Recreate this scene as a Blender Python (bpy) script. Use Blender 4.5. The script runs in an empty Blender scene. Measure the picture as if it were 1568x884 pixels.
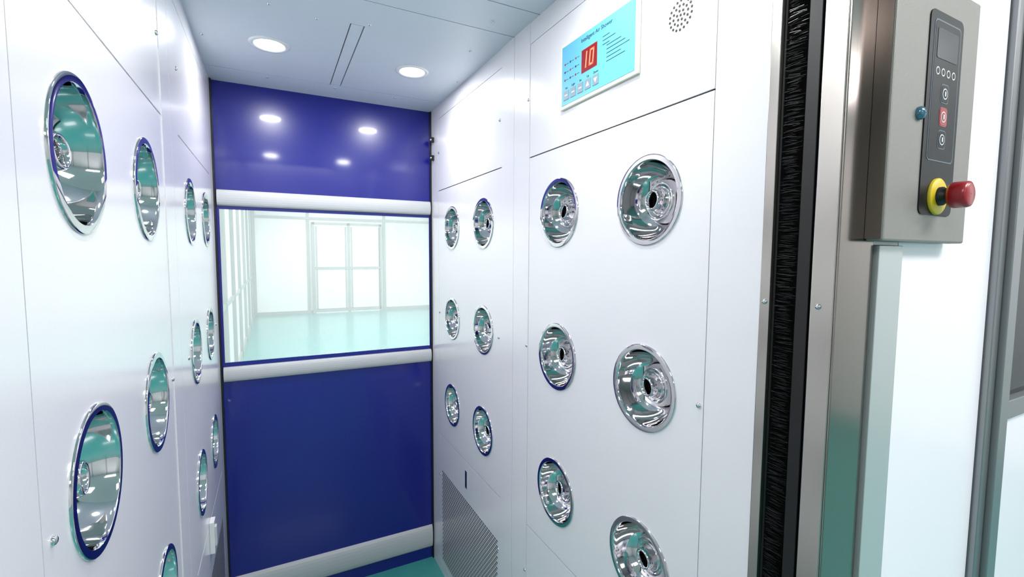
import bpy, math, random
from mathutils import Matrix, Vector, Euler
random.seed(7)
sc=bpy.context.scene
try:
    sc.view_settings.view_transform='Standard'
    sc.view_settings.look='None'
except Exception as e: print(e)

XL,XR,YF,ZC=-.205,.705,2.245,2.268
YJ=.372

# ---------------- materials ----------------
def lin(c):
    c=c/255.
    return c/12.92 if c<=.04045 else ((c+.055)/1.055)**2.4
def rgb(r,g,b): return (lin(r),lin(g),lin(b),1)
def mat(name,col,rough=.5,metal=0,coat=0,coat_r=.1,bump=0,bscale=200,stretch=None,rvar=0,emis=None,es=0,cvar=0,spec=None):
    m=bpy.data.materials.new(name); m.use_nodes=True
    nt=m.node_tree; b=nt.nodes['Principled BSDF']
    b.inputs['Base Color'].default_value=col
    b.inputs['Roughness'].default_value=rough
    b.inputs['Metallic'].default_value=metal
    if spec is not None: b.inputs['Specular IOR Level'].default_value=spec
    if coat:
        b.inputs['Coat Weight'].default_value=coat; b.inputs['Coat Roughness'].default_value=coat_r
    if emis:
        b.inputs['Emission Color'].default_value=emis; b.inputs['Emission Strength'].default_value=es
    tc=nt.nodes.new('ShaderNodeTexCoord'); mp=nt.nodes.new('ShaderNodeMapping')
    nt.links.new(tc.outputs['Object'],mp.inputs['Vector'])
    if stretch: mp.inputs['Scale'].default_value=stretch
    nz=nt.nodes.new('ShaderNodeTexNoise'); nz.inputs['Scale'].default_value=bscale; nz.inputs['Detail'].default_value=3
    nt.links.new(mp.outputs['Vector'],nz.inputs['Vector'])
    if bump:
        bp=nt.nodes.new('ShaderNodeBump'); bp.inputs['Strength'].default_value=bump; bp.inputs['Distance'].default_value=.001
        nt.links.new(nz.outputs['Fac'],bp.inputs['Height']); nt.links.new(bp.outputs['Normal'],b.inputs['Normal'])
    if rvar:
        mr=nt.nodes.new('ShaderNodeMapRange'); mr.inputs['To Min'].default_value=max(0,rough-rvar); mr.inputs['To Max'].default_value=rough+rvar
        nt.links.new(nz.outputs['Fac'],mr.inputs['Value']); nt.links.new(mr.outputs['Result'],b.inputs['Roughness'])
    if cvar:
        cr=nt.nodes.new('ShaderNodeValToRGB')
        cr.color_ramp.elements[0].position=.3; cr.color_ramp.elements[1].position=.7
        cr.color_ramp.elements[0].color=tuple(x*(1-cvar) for x in col[:3])+(1,)
        cr.color_ramp.elements[1].color=tuple(min(1,x*(1+cvar)) for x in col[:3])+(1,)
        nt.links.new(nz.outputs['Fac'],cr.inputs['Fac']); nt.links.new(cr.outputs['Color'],b.inputs['Base Color'])
    return m
M={}
M['white']=mat('white_powder_coat',rgb(230,229,233),.24,coat=.4,coat_r=.14,bump=.08,bscale=260)
M['ceil']=mat('ceiling_powder_coat',rgb(206,214,223),.38,bump=.1,bscale=260)
M['gap']=mat('dark_seam',rgb(50,54,60),.7)
M['chrome']=mat('polished_chrome',rgb(214,212,214),.05,metal=1)
M['hole']=mat('nozzle_throat_black',rgb(8,8,9),.6)
M['steel']=mat('brushed_steel',rgb(186,181,174),.24,metal=1,bump=.03,bscale=90,stretch=(4,4,.05))
M['steeld']=mat('brushed_steel_dark',rgb(150,142,136),.16,metal=1,bump=.02,bscale=90,stretch=(4,4,.05))
M['alu']=mat('mullion_aluminium',rgb(150,152,154),.35,metal=.8,bump=.03,bscale=50,stretch=(1,1,.1))
M['trim']=mat('light_aluminium_trim',rgb(196,200,200),.35,metal=.5,bump=.03,bscale=50,stretch=(1,1,.1))
M['blue']=mat('blue_pvc_curtain',rgb(16,22,130),.28,coat=.4,coat_r=.08,bump=.12,bscale=6)
M['strip']=mat('grey_wind_bar',rgb(198,200,203),.4,bump=.05)
M['teal']=mat('teal_epoxy_floor',rgb(64,150,145),.3,coat=.4,coat_r=.1,bump=.05,bscale=12,cvar=.05)
M['roomwhite']=mat('clean_room_panel',rgb(238,235,236),.35,bump=.05)
M['roomgrey']=mat('clean_room_frame',rgb(146,152,150),.4)
M['outwhite']=mat('outer_panel_white',rgb(243,240,246),.25,coat=.2,bump=.06)
M['black']=mat('black_rubber',rgb(10,10,11),.45)
M['bristle']=mat('brush_bristle',rgb(30,31,34),.2)
M['boxg']=mat('grey_control_box_paint',rgb(143,140,135),.5,metal=.25,bump=.3,bscale=900,cvar=.08)
M['pad']=mat('charcoal_membrane',rgb(20,22,26),.42,spec=.3)
M['paddisp']=mat('dim_lcd',rgb(10,18,28),.25)
M['padedge']=mat('grey_print',rgb(85,100,112),.4)
M['padwhite']=mat('white_print',rgb(225,228,230),.4)
M['red']=mat('red_plastic',rgb(158,16,28),.3,coat=.3)
M['yellow']=mat('yellow_plastic',rgb(225,195,36),.4)
M['cream']=mat('cream_plastic_bezel',rgb(232,232,214),.35)
M['cyan']=mat('cyan_membrane',rgb(98,178,212),.35,spec=.3)
M['grey']=mat('grey_button',rgb(118,140,154),.4)
M['dtext']=mat('dark_print',rgb(20,34,54),.5)
M['leddark']=mat('led_window',rgb(90,2,4),.3,emis=rgb(170,4,6),es=.5)
M['led']=mat('led_digit',rgb(255,110,80),.4,emis=rgb(255,110,80),es=1.5)
M['lamp']=mat('lamp_lens',rgb(255,255,255),.4,emis=(1,1,1,1),es=6)
M['lampr']=mat('lamp_rim',rgb(225,228,230),.25,coat=.3)
M['fill_panel']=mat('fill_panel_glow',rgb(255,255,255),.4,emis=(1,1,1,1),es=2)  # glow for the added out-of-view ceiling panels
M['knob']=mat('blue_glass_screw',rgb(90,130,150),.15,metal=.6)
def pvc(name,haze):
    m=bpy.data.materials.new(name); m.use_nodes=True; nt=m.node_tree; nt.nodes.clear()
    o=nt.nodes.new('ShaderNodeOutputMaterial'); mx=nt.nodes.new('ShaderNodeMixShader'); tr=nt.nodes.new('ShaderNodeBsdfTransparent'); gl=nt.nodes.new('ShaderNodeBsdfGlossy')
    fr=nt.nodes.new('ShaderNodeFresnel'); fr.inputs['IOR'].default_value=1.3; gl.inputs['Roughness'].default_value=.05; tr.inputs['Color'].default_value=(.97,.99,.985,1)
    df=nt.nodes.new('ShaderNodeBsdfTranslucent'); df.inputs['Color'].default_value=(1,1,1,1)
    m2=nt.nodes.new('ShaderNodeMixShader'); m2.inputs[0].default_value=haze
    nt.links.new(tr.outputs[0],m2.inputs[1]); nt.links.new(df.outputs[0],m2.inputs[2])
    nt.links.new(fr.outputs[0],mx.inputs[0]); nt.links.new(m2.outputs[0],mx.inputs[1]); nt.links.new(gl.outputs[0],mx.inputs[2]); nt.links.new(mx.outputs[0],o.inputs[0])
    return m
M['pvc']=pvc('clear_pvc',.2); M['glass']=pvc('window_glass',.03)

# ---------------- mesh builder ----------------
class MB:
    def __init__(s): s.v=[];s.f=[];s.m=[];s.mats=[];s.sm=[]
    def mi(s,k):
        if k not in s.mats: s.mats.append(k)
        return s.mats.index(k)
    def face(s,pts,k,smooth=False):
        n=len(s.v); s.v+= [tuple(p) for p in pts]; s.f.append(tuple(range(n,n+len(pts)))); s.m.append(s.mi(k)); s.sm.append(smooth)
    def box(s,x0,x1,y0,y1,z0,z1,k):
        n=len(s.v)
        s.v+=[(x0,y0,z0),(x1,y0,z0),(x1,y1,z0),(x0,y1,z0),(x0,y0,z1),(x1,y0,z1),(x1,y1,z1),(x0,y1,z1)]
        for q in [(0,3,2,1),(4,5,6,7),(0,1,5,4),(1,2,6,5),(2,3,7,6),(3,0,4,7)]:
            s.f.append(tuple(n+i for i in q)); s.m.append(s.mi(k)); s.sm.append(False)
    def lathe(s,prof,k,mt=None,seg=48,cap=None,capmat=None):
        mt=mt or Matrix.Identity(4); n=len(s.v)
        for (r,z) in prof:
            for i in range(seg):
                a=2*math.pi*i/seg; s.v.append(tuple(mt@Vector((r*math.cos(a),r*math.sin(a),z))))
        for j in range(len(prof)-1):
            for i in range(seg):
                i2=(i+1)%seg
                s.f.append((n+j*seg+i,n+j*seg+i2,n+(j+1)*seg+i2,n+(j+1)*seg+i)); s.m.append(s.mi(k)); s.sm.append(True)
        if cap is not None:
            for e in cap:
                j=0 if e==0 else len(prof)-1
                s.f.append(tuple(n+j*seg+i for i in range(seg))); s.m.append(s.mi(capmat or k)); s.sm.append(False)
    def obj(s,name,parent=None,bevel=0,tf=None):
        vs=s.v if tf is None else [tf(v) for v in s.v]
        me=bpy.data.meshes.new(name); me.from_pydata(vs,[],s.f); 
        for k in s.mats: me.materials.append(M[k])
        for p,mi,sm in zip(me.polygons,s.m,s.sm): p.material_index=mi; p.use_smooth=sm
        me.update()
        ob=bpy.data.objects.new(name,me); sc.collection.objects.link(ob)
        if parent: ob.parent=parent
        if bevel:
            b=ob.modifiers.new('bevel','BEVEL'); b.width=bevel; b.segments=2; b.limit_method='ANGLE'; b.angle_limit=math.radians(50)
        return ob

def TX(side,y,z,x):   # local z -> into room
    if side>0:  # right wall: local x=-Y, y=Z, z=-X
        R=Matrix(((0,0,-1),(-1,0,0),(0,1,0)))
    else:       # left wall: local x=+Y, y=Z, z=+X
        R=Matrix(((0,0,1),(1,0,0),(0,1,0)))
    return Matrix.Translation((x,y,z))@R.to_4x4()
def TY(x,y,z): # facing -Y : local x=X, y=Z, z=-Y
    R=Matrix(((1,0,0),(0,0,-1),(0,1,0)))
    return Matrix.Translation((x,y,z))@R.to_4x4()

COLS=[.7465,1.089,1.607,1.949]; ROWS=[1.693,1.291,.896]
RH=.084
def hole_panel(mb,side,y0,y1,z0,z1,cy,cz,k,th=.004):
    x=XR if side>0 else XL
    xb=x+th*side
    ys=[y0,(cy[0]+cy[1])/2,y1]; zs=[z0,(cz[2]+cz[1])/2,(cz[1]+cz[0])/2,z1]
    for i in range(2):
        for j in range(3):
            a0,a1,b0,b1=ys[i],ys[i+1],zs[j],zs[j+1]; c=(cy[i],cz[2-j])
            angs=[2*math.pi*t/72 for t in range(72)]
            for p in [(a0,b0),(a1,b0),(a1,b1),(a0,b1)]:
                angs.append(math.atan2(p[1]-c[1],p[0]-c[0])%(2*math.pi))
            angs=sorted(set(round(a,6) for a in angs))
            def outer(a):
                dx,dz=math.cos(a),math.sin(a); t=9
                if dx>1e-9: t=min(t,(a1-c[0])/dx)
                if dx<-1e-9: t=min(t,(a0-c[0])/dx)
                if dz>1e-9: t=min(t,(b1-c[1])/dz)
                if dz<-1e-9: t=min(t,(b0-c[1])/dz)
                return (x,c[0]+dx*t,c[1]+dz*t)
            for q in range(len(angs)):
                A=angs[q];B=angs[(q+1)%len(angs)]
                ia=(x,c[0]+RH*math.cos(A),c[1]+RH*math.sin(A)); ib=(x,c[0]+RH*math.cos(B),c[1]+RH*math.sin(B))
                pts=[ia,outer(A),outer(B),ib]
                if side>0: pts=pts[::-1]
                mb.face(pts,k)
    mb.face([(x,y0,z0),(x,y1,z0),(xb,y1,z0),(xb,y0,z0)],k)
    mb.face([(x,y0,z1),(x,y1,z1),(xb,y1,z1),(xb,y0,z1)],k)
    mb.face([(x,y0,z0),(x,y0,z1),(xb,y0,z1),(xb,y0,z0)],k)
    mb.face([(x,y1,z0),(x,y1,z1),(xb,y1,z1),(xb,y1,z0)],k)

# ---------------- side walls ----------------
def side_wall(side,name):
    mb=MB()
    def slab(y0,y1,z0,z1,k='white',out=0):
        if side>0: mb.box(XR-out,XR+.004,y0,y1,z0,z1,k)
        else: mb.box(XL-.004,XL+out,y0,y1,z0,z1,k)
    g=.0018
    ZT=2.205
    ya,yb=.587,1.253
    hole_panel(mb,side,ya,yb,.710,1.872-g,COLS[:2],ROWS,'white')
    slab(ya,yb,1.872+g,ZT); slab(ya,yb,.06,.706)
    yc,yd=1.447,2.130
    hole_panel(mb,side,yc,yd,.704,1.875-g,COLS[2:],ROWS,'white')
    slab(yc,yd,1.875+g,ZT); slab(yc,yd,.06,.700)
    slab(.484,ya-g,.0,ZC); slab(yb+g,1.356-.001,0,ZC,out=.0015); slab(1.356+.001,yc-g,0,ZC,out=.0015); slab(yd+g,YF,0,ZC)
    slab(ya-g,yb+g,ZT+g,ZC); slab(yc-g,yd+g,ZT+g,ZC)
    slab(ya-g,yb+g,0,.057); slab(yc-g,yd+g,0,.057)
    def back(y0,y1,z0,z1):
        if side>0: mb.box(XR+.005,XR+.007,y0,y1,z0,z1,'gap')
        else: mb.box(XL-.007,XL-.005,y0,y1,z0,z1,'gap')
    for y in (.585,1.255,1.356,1.445,2.132): back(y-.012,y+.012,0,ZC)
    for z in (1.8735,.706,.058,ZT): back(.58,1.26,z-.01,z+.01); back(1.44,2.14,z-.01,z+.01)
    return mb.obj(name)
wr=side_wall(1,'wall_right'); wl=side_wall(-1,'wall_left')

def screws(side,pts,name,parent):
    mb=MB(); x=XR if side>0 else XL
    for (y,z) in pts:
        mb.lathe([(.0055,0),(.0055,.001),(.0045,.003),(.0025,.0042),(.0006,.0044)],'chrome',TX(side,y,z,x),16,cap=[1])
    return mb.obj(name,parent)
screws(1,[(1.451+.012,2.036),(1.262,2.046),(1.262,1.292),(.597,1.296),(1.465,1.284),(1.465,.50),(1.262,.55),(2.12,1.30),(2.12,2.05),(2.12,.5),(.597,.5),(.597,2.05)],'panel_screws',wr)
screws(-1,[(.608,1.287),(1.239,2.037),(1.239,1.298),(1.46,1.30),(1.46,2.04),(2.12,1.3),(.608,2.05),(1.239,.5),(1.46,.5)],'panel_screws',wl)

def grille(side,parent,y0,y1):
    mb=MB(); x=XR if side>0 else XL
    p=.0175; j=0; z=.085
    while z<.528:
        y=y0+(p/2 if j%2 else 0)
        while y<y1:
            xx=x-.0006*side; r=.0027; hl=.0040
            pts=[]
            for i in range(6): 
                a=-math.pi/2+math.pi*i/5; pts.append((xx,y+hl+r*math.cos(a),z+r*math.sin(a)))
            for i in range(6):
                a=math.pi/2+math.pi*i/5; pts.append((xx,y-hl+r*math.cos(a),z+r*math.sin(a)))
            if side>0: pts=pts[::-1]
            mb.face(pts,'hole'); y+=p
        z+=.0105; j+=1
    return mb.obj('return_air_grille',parent)
grille(1,wr,1.475,2.095); grille(-1,wl,1.475,2.095); grille(1,wr,.63,1.21); grille(-1,wl,.63,1.21)
mb=MB(); mb.box(XR-.002,XR,1.770,1.790,.585,.660,'chrome'); mb.box(XR-.0025,XR-.0019,1.774,1.786,.592,.653,'black'); mb.obj('latch_slot',wr,bevel=.0006)
mb=MB(); mb.box(XL,XL+.014,1.705,1.745,.61,.715,'white'); mb.box(XL,XL+.019,1.715,1.735,.63,.695,'strip'); mb.obj('panel_pull_latch',wl,bevel=.002)

# ---------------- nozzles ----------------
nb=MB()
nb.lathe([(.0950,-.001),(.0950,.0020),(.0942,.0030),(.0935,.0033)],'chrome',seg=72)
nb.lathe([(.0935,.0033),(.0890,.0038),(.0838,.0036)],'chrome',seg=72)
nb.lathe([(.0838,.0036),(.0825,.0022),(.0815,-.002),(.0808,-.007),(.0785,-.017),(.075,-.027),(.0705,-.036),(.065,-.044),(.059,-.050),(.0535,-.054),(.0500,-.056),(.049,-.058),(.0485,-.064)],'chrome',seg=72,)
base_me=nb.obj('tmp'); nozzle_mesh=base_me.data; bpy.data.objects.remove(base_me)
bb=MB(); bb.lathe([(.0475,-.070),(.0478,-.056),(.0465,-.046),(.0435,-.038),(.0400,-.034),(.0370,-.0335),(.0340,-.0360),(.0310,-.0385),(.0275,-.0385),(.0250,-.035),(.0238,-.028),(.0228,-.018),(.0215,-.0140),(.0195,-.0125),(.0172,-.014),(.0155,-.022),(.0145,-.045)],'chrome',seg=56)
bb.lathe([(.0149,-.030),(.0145,-.045),(.014,-.060)],'hole',seg=32,cap=[1])
bo=bb.obj('tmp'); ball_mesh=bo.data; bpy.data.objects.remove(bo)
nozzle_mesh.name='nozzle_bowl'; ball_mesh.name='nozzle_ball'
for side in (1,-1):
    for y in COLS:
        for z in ROWS:
            o=bpy.data.objects.new('air_shower_nozzle',nozzle_mesh); sc.collection.objects.link(o)
            o.matrix_world=TX(side,y,z,XR if side>0 else XL)
            b=bpy.data.objects.new('swivel_ball',ball_mesh); sc.collection.objects.link(b); b.parent=o
            piv=Matrix.Translation((0,0,-.055))
            b.matrix_local=piv@Euler((random.uniform(-.12,.12),random.uniform(-.12,.12),0)).to_matrix().to_4x4()@piv.inverted()

# ---------------- ceiling ----------------
mb=MB(); g=.0018
def cs(x0,x1,y0,y1): mb.box(x0,x1,y0,y1,ZC,ZC+.01,'ceil')
cs(XL,XR,YJ,1.20-g); cs(XL,XR,1.20+g,1.358-g); cs(XL,XR,1.358+g,1.51)
cs(XL,.229-g,1.51,2.080-g); cs(.229+g,.268-g,1.51+.002,2.080-g); cs(.268+g,XR,1.51,2.080-g)
cs(XL,XR,2.080+g,YF+.02)
mb.box(XL-.3,XR+.4,.38,2.30,ZC+.011,ZC+.03,'gap')
ceil=mb.obj('ceiling')
mb=MB()
for (x,y) in [(.135,1.525),(.617,1.516),(.28,1.49),(.01,1.50),(.33,1.30),(.6,1.30),(.2,1.30),(.0,2.11),(.25,2.11),(.5,2.11),(-.18,1.8),(.68,1.8),(.35,1.14)]:
    mb.lathe([(.005,0),(.005,-.001),(.003,-.0035),(.0006,-.004)],'chrome',Matrix.Translation((x,y,ZC)),14,cap=[1])
mb.obj('ceiling_screws',ceil)
for (x,y) in [(.010,1.784),(.490,1.784),(.010,.78),(.490,.78)]:
    mb=MB(); T=Matrix.Translation((x,y,ZC))
    mb.lathe([(.062,.0),(.062,-.002),(.058,-.0045),(.050,-.005),(.046,-.003),(.0455,.0)],'lampr',T,48)
    mb.lathe([(.0458,-.0015),(.001,-.0015)],'lamp',T,48)
    o=mb.obj('recessed_downlight')
    L=bpy.data.lights.new('downlight_lamp','AREA'); L.shape='DISK'; L.size=.09; L.energy=3.7; L.color=(1,1,1)
    lo=bpy.data.objects.new('downlight_lamp',L); sc.collection.objects.link(lo); lo.location=(x,y,ZC-.008); lo.parent=o

# ---------------- far blue roll-up door ----------------
de=bpy.data.objects.new('roll_up_door',None); sc.collection.objects.link(de)
mb=MB()
x0,x1=XL+.004,XR-.004
mb.box(x0,x1,YF,YF+.004,1.757,ZC,'blue'); mb.box(x0,x1,YF,YF+.004,.0,1.119,'blue')
mb.box(x0,x0+.012,YF,YF+.004,1.119,1.757,'blue'); mb.box(x1-.008,x1,YF,YF+.004,1.119,1.757,'blue')
mb.obj('curtain',de)
mb=MB(); mb.box(x0+.012,x1-.008,YF+.0015,YF+.0025,1.119,1.757,'pvc'); mb.obj('vision_panel',de)
def bar(z0,z1,name):
    mb=MB(); n=10; h=(z1-z0)/2; zc=(z0+z1)/2; d=.018
    for i in range(n):
        a=math.pi*i/n; b=math.pi*(i+1)/n
        A=(YF-.001-d*abs(math.sin(a))**.7,zc+h*math.cos(a)); B=(YF-.001-d*abs(math.sin(b))**.7,zc+h*math.cos(b))
        mb.face([(x0+.006,A[0],A[1]),(x0+.006,B[0],B[1]),(x1-.004,B[0],B[1]),(x1-.004,A[0],A[1])],'strip',True)
    for xx in (x0+.006,x1-.004):
        mb.face([(xx,YF-.001-d*abs(math.sin(math.pi*i/n))**.7,zc+h*math.cos(math.pi*i/n)) for i in range(n+1)],'roomgrey')
    mb.obj(name,de)
bar(1.770,1.836,'wind_bar_upper'); bar(1.038,1.101,'wind_bar_middle'); bar(.062,.178,'bottom_bar')
mb=MB(); mb.box(XL,XL+.006,YF-.02,YF+.01,0,ZC,'black'); mb.box(XR-.007,XR,YF-.012,YF+.01,0,ZC,'black'); mb.obj('guide_seal',de)
mb=MB()
for z in (2.125,2.040):
    mb.box(XR-.012,XR,2.190,2.205,z-.012,z+.012,'black'); mb.lathe([(.006,0),(.006,.006),(.001,.008)],'chrome',TX(1,2.1975,z,XR-.012),16)
mb.obj('post_hinges',wr)  # the pair of small black hinges on the far post

# ---------------- near door frame (right & left jamb) ----------------
def jamb(side):
    mb=MB(); x=XR if side>0 else XL
    def bx(d0,d1,y0,y1,z0,z1,k):
        a,b=sorted((x+side*d0,x+side*d1)); mb.box(a,b,y0,y1,z0,z1,k)
    bx(-.003,.08,.4655,.4825,0,ZC,'steel')
    bx(.075,.08,.40,.466,0,ZC,'black')
    bx(-.003,.08,YJ-.001,.4025,0,ZC,'steel')
    bx(-.001,.088,YJ-.004,YJ-.0005,0,2.35,'steeld')      # outer face
    bx(.088,.093,YJ-.002,YJ+.001,0,2.35,'black')
    bx(.093,.162,YJ-.010,YJ,0,1.594,'trim')                # trim profile
    bx(.162,.168,YJ-.002,YJ,0,1.594,'gap')
    bx(.093,.168,YJ-.0005,YJ+.01,1.594,2.35,'trim')
    bx(.008,.075,.412,.431,0,ZC,'black')
    bx(.004,.012,.4615,.4655,0,ZC,'black')
    ob=mb.obj('door_frame',bevel=.0012)
    b2=MB()
    z=.02
    while z<ZC-.02:
        for r in range(2):
            zz=z+random.uniform(-.002,.002); L=random.uniform(.016,.027); dz=random.uniform(-.004,.003); d=.004+random.uniform(0,.02); w=.00035
            x_=x+side*d; xe=x_+side*random.uniform(-.003,.006)
            b2.face([(x_,.4650,zz-w),(x_,.4650,zz+w),(xe,.4650-L,zz+dz+w*.4),(xe,.4650-L,zz+dz-w*.4)],'bristle')
        z+=.0026
    b2.obj('brush_seal',ob)
    b3=MB()
    for z in (1.504,.7,2.1): 
        for y in (.4735,.391):
            b3.lathe([(.0042,0),(.0042,.001),(.0025,.0028),(.0005,.003)],'chrome',TX(side,y,z,x-side*.003),14,cap=[1])
    b3.obj('frame_screws',ob)
    return ob
jamb(1); jamb(-1)

# ---------------- outer cabinet faces and clean room ----------------
mb=MB()
mb.box(XR+.168,1.222,YJ-.001,YJ+.02,0,2.9995,'outwhite')
mb.box(XL,XR,YJ,YJ+.02,2.30,2.9995,'outwhite')
mb.box(XR,XR+.168,YJ,YJ+.02,2.35,2.9995,'outwhite')
mb.box(-3.5,XL-.168,YJ-.001,YJ+.02,0,2.9995,'outwhite'); mb.box(XL-.168,XL,YJ,YJ+.02,2.35,2.9995,'outwhite')
mb.box(1.222,5,YJ,YJ+.02,2.6,2.9995,'outwhite'); mb.box(1.222,5,YJ,YJ+.02,0,.3,'outwhite')
mb.box(1.205,1.22,YJ+.03,2.30,0,2.3,'outwhite'); mb.box(-.485,-.47,YJ+.03,2.30,0,2.9995,'outwhite')
mb.box(.71,1.22,2.285,2.30,0,2.3,'outwhite'); mb.box(-.485,-.21,2.285,2.30,0,2.9995,'outwhite')
mb.obj('wall_front')
mb=MB()
mb.box(1.228,1.256,YJ-.012,YJ+.03,0,2.6,'alu'); mb.box(1.259,1.300,YJ-.022,YJ+.03,0,2.6,'alu'); mb.box(1.303,1.330,YJ-.008,YJ+.03,0,2.6,'alu')
for xx in (2.6,4.0): mb.box(xx,xx+.06,YJ-.01,YJ+.03,0,2.6,'alu')
mb.box(1.33,5,YJ-.008,YJ+.03,2.55,2.6,'alu'); mb.box(1.33,5,YJ-.008,YJ+.03,1.24,1.28,'alu'); mb.box(1.33,5,YJ-.008,YJ+.03,.3,.35,'alu')
mb.box(1.33,5,YJ+.008,YJ+.012,1.28,2.55,'glass')
mb.box(1.33,5,YJ+.006,YJ+.014,.35,1.24,'outwhite')
mb.obj('window_1',bevel=.002)

mb=MB(); mb.box(-3.6,5.1,-5.1,13.6,-.05,0,'teal'); mb.obj('floor')
mb=MB(); mb.box(-3.6,5.1,-5.1,13.6,3.0,3.05,'roomwhite'); mb.obj('clean_room_ceiling')
mb=MB(); mb.box(-3.6,5.1,13.3,13.4,0,3,'roomwhite')
for xx in (-.45,.80,2.76,4.2): mb.box(xx,xx+.07,13.26,13.3,0,3,'roomgrey')
mb.box(-.45,5,13.25,13.3,2.47,2.53,'roomgrey'); mb.box(-.45,5,13.27,13.3,0,.08,'roomgrey')
mb.obj('wall_far')
mb=MB(); mb.box(-3.6,5.1,-5.1,-5,0,3,'roomwhite')
for xx in range(-3,5,2): mb.box(xx,xx+.06,-5,-4.96,0,3,'roomgrey')
mb.obj('wall_back')
mb=MB(); mb.box(5,5.1,-5,13.3,0,3,'roomwhite')
for yy in range(-4,13,2): mb.box(4.96,5,yy,yy+.06,0,3,'roomgrey')
mb.obj('wall_east')
mb=MB(); mb.box(-3.6,-3.5,-5,YJ,0,3,'roomwhite')
for yy in range(-4,0,2): mb.box(-3.5,-3.46,yy,yy+.06,0,3,'roomgrey')
mb.obj('wall_west')
mb=MB(); mb.box(-.55,-.47,2.30,13.3,0,3,'roomwhite')
for yy in (3.2,4.4,5.6,6.8,8.0,9.4,10.8,12.2): mb.box(-.47,-.43,yy,yy+.09,0,3,'roomgrey')
mb.box(-.47,-.44,2.3,13.25,0,.10,'roomgrey'); mb.box(-.47,-.44,2.3,13.25,1.0,1.05,'roomgrey')
mb.obj('wall_corridor')
mb=MB()
for a in (.92,1.80,2.64): mb.box(a,a+.07,13.2,13.26,0,2.40,'roomgrey')
mb.box(.92,2.71,13.2,13.26,2.34,2.40,'roomgrey')
for a in (.99,1.87):
    mb.box(a,a+.81,13.22,13.25,0,2.34,'roomwhite'); mb.box(a+.02,a+.06,13.2,13.24,.1,2.3,'roomgrey'); mb.box(a+.75,a+.79,13.2,13.24,.1,2.3,'roomgrey')
    mb.box(a,a+.81,13.19,13.24,1.17,1.23,'roomgrey'); mb.box(a,a+.81,13.2,13.24,.04,.12,'roomgrey')
mb.obj('door_1')

W1=(1,.965,.965); W2=(1,.95,.965)
for (x,y,e,c) in [(-1.2,-1.2,36,W2),(1.6,-1.0,56,W2),(.3,-3.6,30,W2),(3.8,-1.6,44,W2),(1.0,4.0,90,W1),(3.2,5.5,85,W1),(1.0,8,80,W1),(3.2,10,74,W1),(1.2,11.6,50,W1),(3.4,1.6,90,W1)]:  # unseen panels added as fill light for both rooms and the front wall
    mb=MB(); mb.box(x-.62,x+.62,y-.32,y+.32,2.975,3.0,'roomgrey'); mb.box(x-.6,x+.6,y-.3,y+.3,2.97,2.976,'fill_panel')
    o=mb.obj('added_fill_panel')
    L=bpy.data.lights.new('fill_lamp','AREA'); L.shape='RECTANGLE'; L.size=1.2; L.size_y=.6; L.energy=e; L.color=c
    lo=bpy.data.objects.new('fill_lamp',L); sc.collection.objects.link(lo); lo.location=(x,y,2.96); lo.parent=o

# ---------------- text helper ----------------
def text(s,size,T,k,name,parent,align='CENTER',ext=.0002):
    c=bpy.data.curves.new(name,'FONT'); c.body=s; c.size=size; c.align_x=align; c.align_y='CENTER'; c.extrude=ext
    c.materials.append(M[k]); o=bpy.data.objects.new(name,c); sc.collection.objects.link(o); o.parent=parent; o.matrix_local=T
    return o

# ---------------- display controller on right wall ----------------
mb=MB(); mb.box(-.149,.149,-.084,.084,0,.008,'cream'); disp=mb.obj('air_shower_controller',bevel=.002)
disp.matrix_world=TX(1,.927,2.046,XR)
mb=MB(); mb.box(-.140,.140,-.075,.075,.0078,.0088,'cyan'); mb.obj('membrane_face',disp)
mb=MB(); mb.box(-.052,.010,-.019,.036,.0088,.0094,'red'); mb.box(-.050,.008,-.017,.034,.0094,.0100,'leddark')
def seg(cx,cy,segs,w=.018,h=.038,t=.0046,sl=.12):
    S={'a':(-w/2,h/2-t,w/2,h/2),'g':(-w/2,-t/2,w/2,t/2),'d':(-w/2,-h/2,w/2,-h/2+t),'f':(-w/2,0,-w/2+t,h/2),'b':(w/2-t,0,w/2,h/2),'e':(-w/2,-h/2,-w/2+t,0),'c':(w/2-t,-h/2,w/2,0)}
    for s_ in segs:
        a0,b0,a1,b1=S[s_]
        mb.face([(cx+a0+sl*b0,cy+b0,.0103),(cx+a1+sl*b0,cy+b0,.0103),(cx+a1+sl*b1,cy+b1,.0103),(cx+a0+sl*b1,cy+b1,.0103)],'led')
seg(-.038,.0085,'bc'); seg(-.010,.0085,'abcdef')
mb.obj('led_window',disp)
text('Intelligent Air Shower',.0135,Matrix.Translation((.005,.060,.0090)),'dtext','title',disp)
for i,s in enumerate(('Fan','Light','Set','Up','Down')): text(s,.0075,Matrix.Translation((-.118+i*.031,-.033,.0090)),'dtext','key_label',disp)
mb=MB()
for i in range(3):
    for j in range(3):
        mb.lathe([(.0026,.0088),(.0026,.0096),(.0002,.0098)],'dtext' if (i+j)%2 else 'red',Matrix.Translation((-.125+i*.024,.028-j*.020,0)),12)
        mb.box(-.120+i*.024,-.110+i*.024,.0275-j*.020,.0285-j*.020,.0088,.0091,'dtext')
for i in range(5):
    cx=-.118+i*.031; mb.box(cx-.0115,cx+.0115,-.063,-.040,.0088,.0098,'grey')
    if i<3: mb.box(cx-.006,cx+.006,-.053,-.050,.0098,.0101,'padwhite')
    else:
        s_=1 if i==3 else -1
        pts=[(cx-.007,-.0515-.005*s_,.0101),(cx+.007,-.0515-.005*s_,.0101),(cx,-.0515+.007*s_,.0101)]
        mb.face(pts if s_>0 else pts[::-1],'padwhite')
for i in range(5): mb.box(.045,.095+(i%3)*.014,.012-i*.009,.0134-i*.009,.0088,.0091,'dtext')
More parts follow.
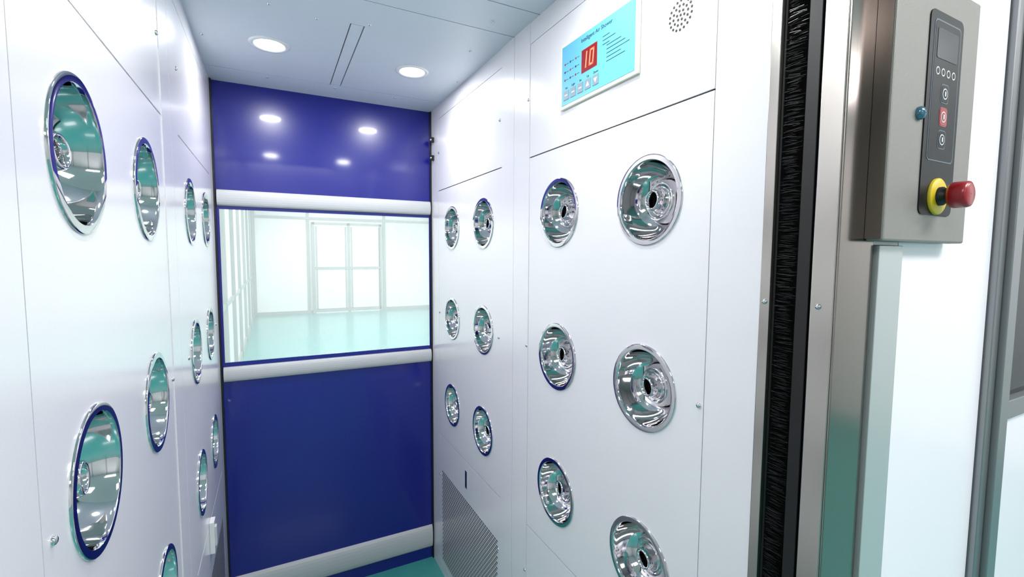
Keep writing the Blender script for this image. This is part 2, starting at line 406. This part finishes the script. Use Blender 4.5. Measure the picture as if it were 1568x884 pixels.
for i in range(3): mb.box(.03,.055+(i%2)*.02,.036-i*.009,.0374-i*.009,.0088,.0091,'dtext')
mb.obj('keys_and_print',disp)

# speaker perforation
mb=MB()
for rr,n in ((0,1),(.009,6),(.018,12),(.027,18)):
    for i in range(n):
        a=2*math.pi*i/n+rr*20
        cy,cz=.671+rr*math.cos(a),2.035+rr*math.sin(a)
        pts=[(XR-.0006,cy-.0026*math.cos(t*math.pi/5),cz+.0026*math.sin(t*math.pi/5)) for t in range(10)]
        mb.face(pts,'hole')
mb.obj('speaker_holes',wr)

# ---------------- push-button control box (local coords from its lower-left front corner) ----------------
def BT(v): return ((v[0]-.668)*1.131,(v[1]-.305)*1.131,(v[2]-1.597)*1.131)
mb=MB(); mb.box(.6785,.906,.305,.3252,1.597,1.935,'boxg'); box=mb.obj('control_box',bevel=.003,tf=BT)
box.location=(.7555,.345,1.5997)
mb=MB(); mb.box(.677,.6785,.3075,.325,1.60,1.932,'steeld'); mb.obj('side_plate',box,tf=BT)
def rrect(mb,x0,x1,z0,z1,r,y0,y1,k):
    pts=[]
    for (cx,cz,a0) in ((x1-r,z1-r,0),(x0+r,z1-r,90),(x0+r,z0+r,180),(x1-r,z0+r,270)):
        for i in range(7):
            a=math.radians(a0+i*15); pts.append((cx+r*math.cos(a),cz+r*math.sin(a)))
    mb.face([(p[0],y0,p[1]) for p in pts],k)
    for i in range(len(pts)):
        p,q=pts[i],pts[(i+1)%len(pts)]; mb.face([(p[0],y0,p[1]),(p[0],y1,p[1]),(q[0],y1,q[1]),(q[0],y0,q[1])],k)
mb=MB(); Y0=.305
rrect(mb,.760,.853,1.634,1.897,.010,Y0-.0015,Y0,'pad')
rrect(mb,.7705,.8455,1.7055,1.8865,.007,Y0-.0019,Y0-.0015,'padedge')
rrect(mb,.7725,.8435,1.7075,1.8845,.006,Y0-.0022,Y0-.0019,'pad')
rrect(mb,.779,.837,1.838,1.876,.003,Y0-.0026,Y0-.0022,'paddisp')
mb.obj('membrane_keypad',box,tf=BT)
mb=MB()
def disc(x,z,r,y,k,seg=24): mb.face([(x+r*math.cos(2*math.pi*i/seg),y,z+r*math.sin(2*math.pi*i/seg)) for i in range(seg)],k)
for i in range(4):
    disc(.785+i*.015,1.822,.0052,Y0-.0024,'padwhite'); disc(.785+i*.015,1.822,.0037,Y0-.0026,'pad')
for z,k in ((1.795,'pad'),(1.765,'red'),(1.735,'pad')):
    rrect(mb,.797,.819,z-.0125,z+.0125,.005,Y0-.0025,Y0-.0022,'padedge' if k=='pad' else 'red')
    rrect(mb,.7985,.8175,z-.011,z+.011,.004,Y0-.0028,Y0-.0025,k)
    disc(.808,z,.0072,Y0-.0030,'padwhite'); disc(.808,z,.0058,Y0-.0032,k)
    mb.box(.8065,.8095,Y0-.0035,Y0-.0032,z-.003,z+.003,'padwhite')
mb.obj('keys',box,tf=BT)
mb=MB()
mb.lathe([(.0245,0),(.0245,.003),(.023,.004),(.012,.004)],'yellow',TY(.806,Y0-.0015,1.659),40)
mb.lathe([(.0125,.003),(.0125,.008),(.0105,.010),(.0105,.020)],'black',TY(.806,Y0-.0015,1.659),32)
mb.lathe([(.0105,.014),(.0155,.0155),(.0172,.019),(.0174,.031),(.0164,.0345),(.013,.036),(.0005,.0365)],'red',TY(.806,Y0-.0015,1.659),40)
mb.obj('emergency_stop_button',box,tf=BT)
mb=MB(); mb.lathe([(.0085,0),(.0085,.003),(.0065,.006),(.003,.0075),(.0005,.008)],'knob',TY(.747,Y0,1.762),28); mb.obj('lock_screw',box,tf=BT)

# ---------------- world, camera ----------------
w=bpy.data.worlds.new('world'); sc.world=w; w.use_nodes=True
w.node_tree.nodes['Background'].inputs[0].default_value=(1,1,1,1); w.node_tree.nodes['Background'].inputs[1].default_value=.3
f,th,ph,ro=709.4362,0.4763,0.0725,0.0058
F=Vector((math.sin(th)*math.cos(ph),math.cos(th)*math.cos(ph),-math.sin(ph)))
Rr=Vector((math.cos(th),-math.sin(th),0)); U=Rr.cross(F)
R2=Rr*math.cos(ro)+U*math.sin(ro); U2=U*math.cos(ro)-Rr*math.sin(ro)
cd=bpy.data.cameras.new('camera'); cam=bpy.data.objects.new('camera',cd); sc.collection.objects.link(cam)
cd.sensor_width=36; cd.lens=f/1568*36; cd.clip_start=.01; cd.clip_end=60
mw=Matrix((R2,U2,-F)).transposed().to_4x4(); mw.translation=Vector((0,0,1.5766)); cam.matrix_world=mw
sc.camera=cam
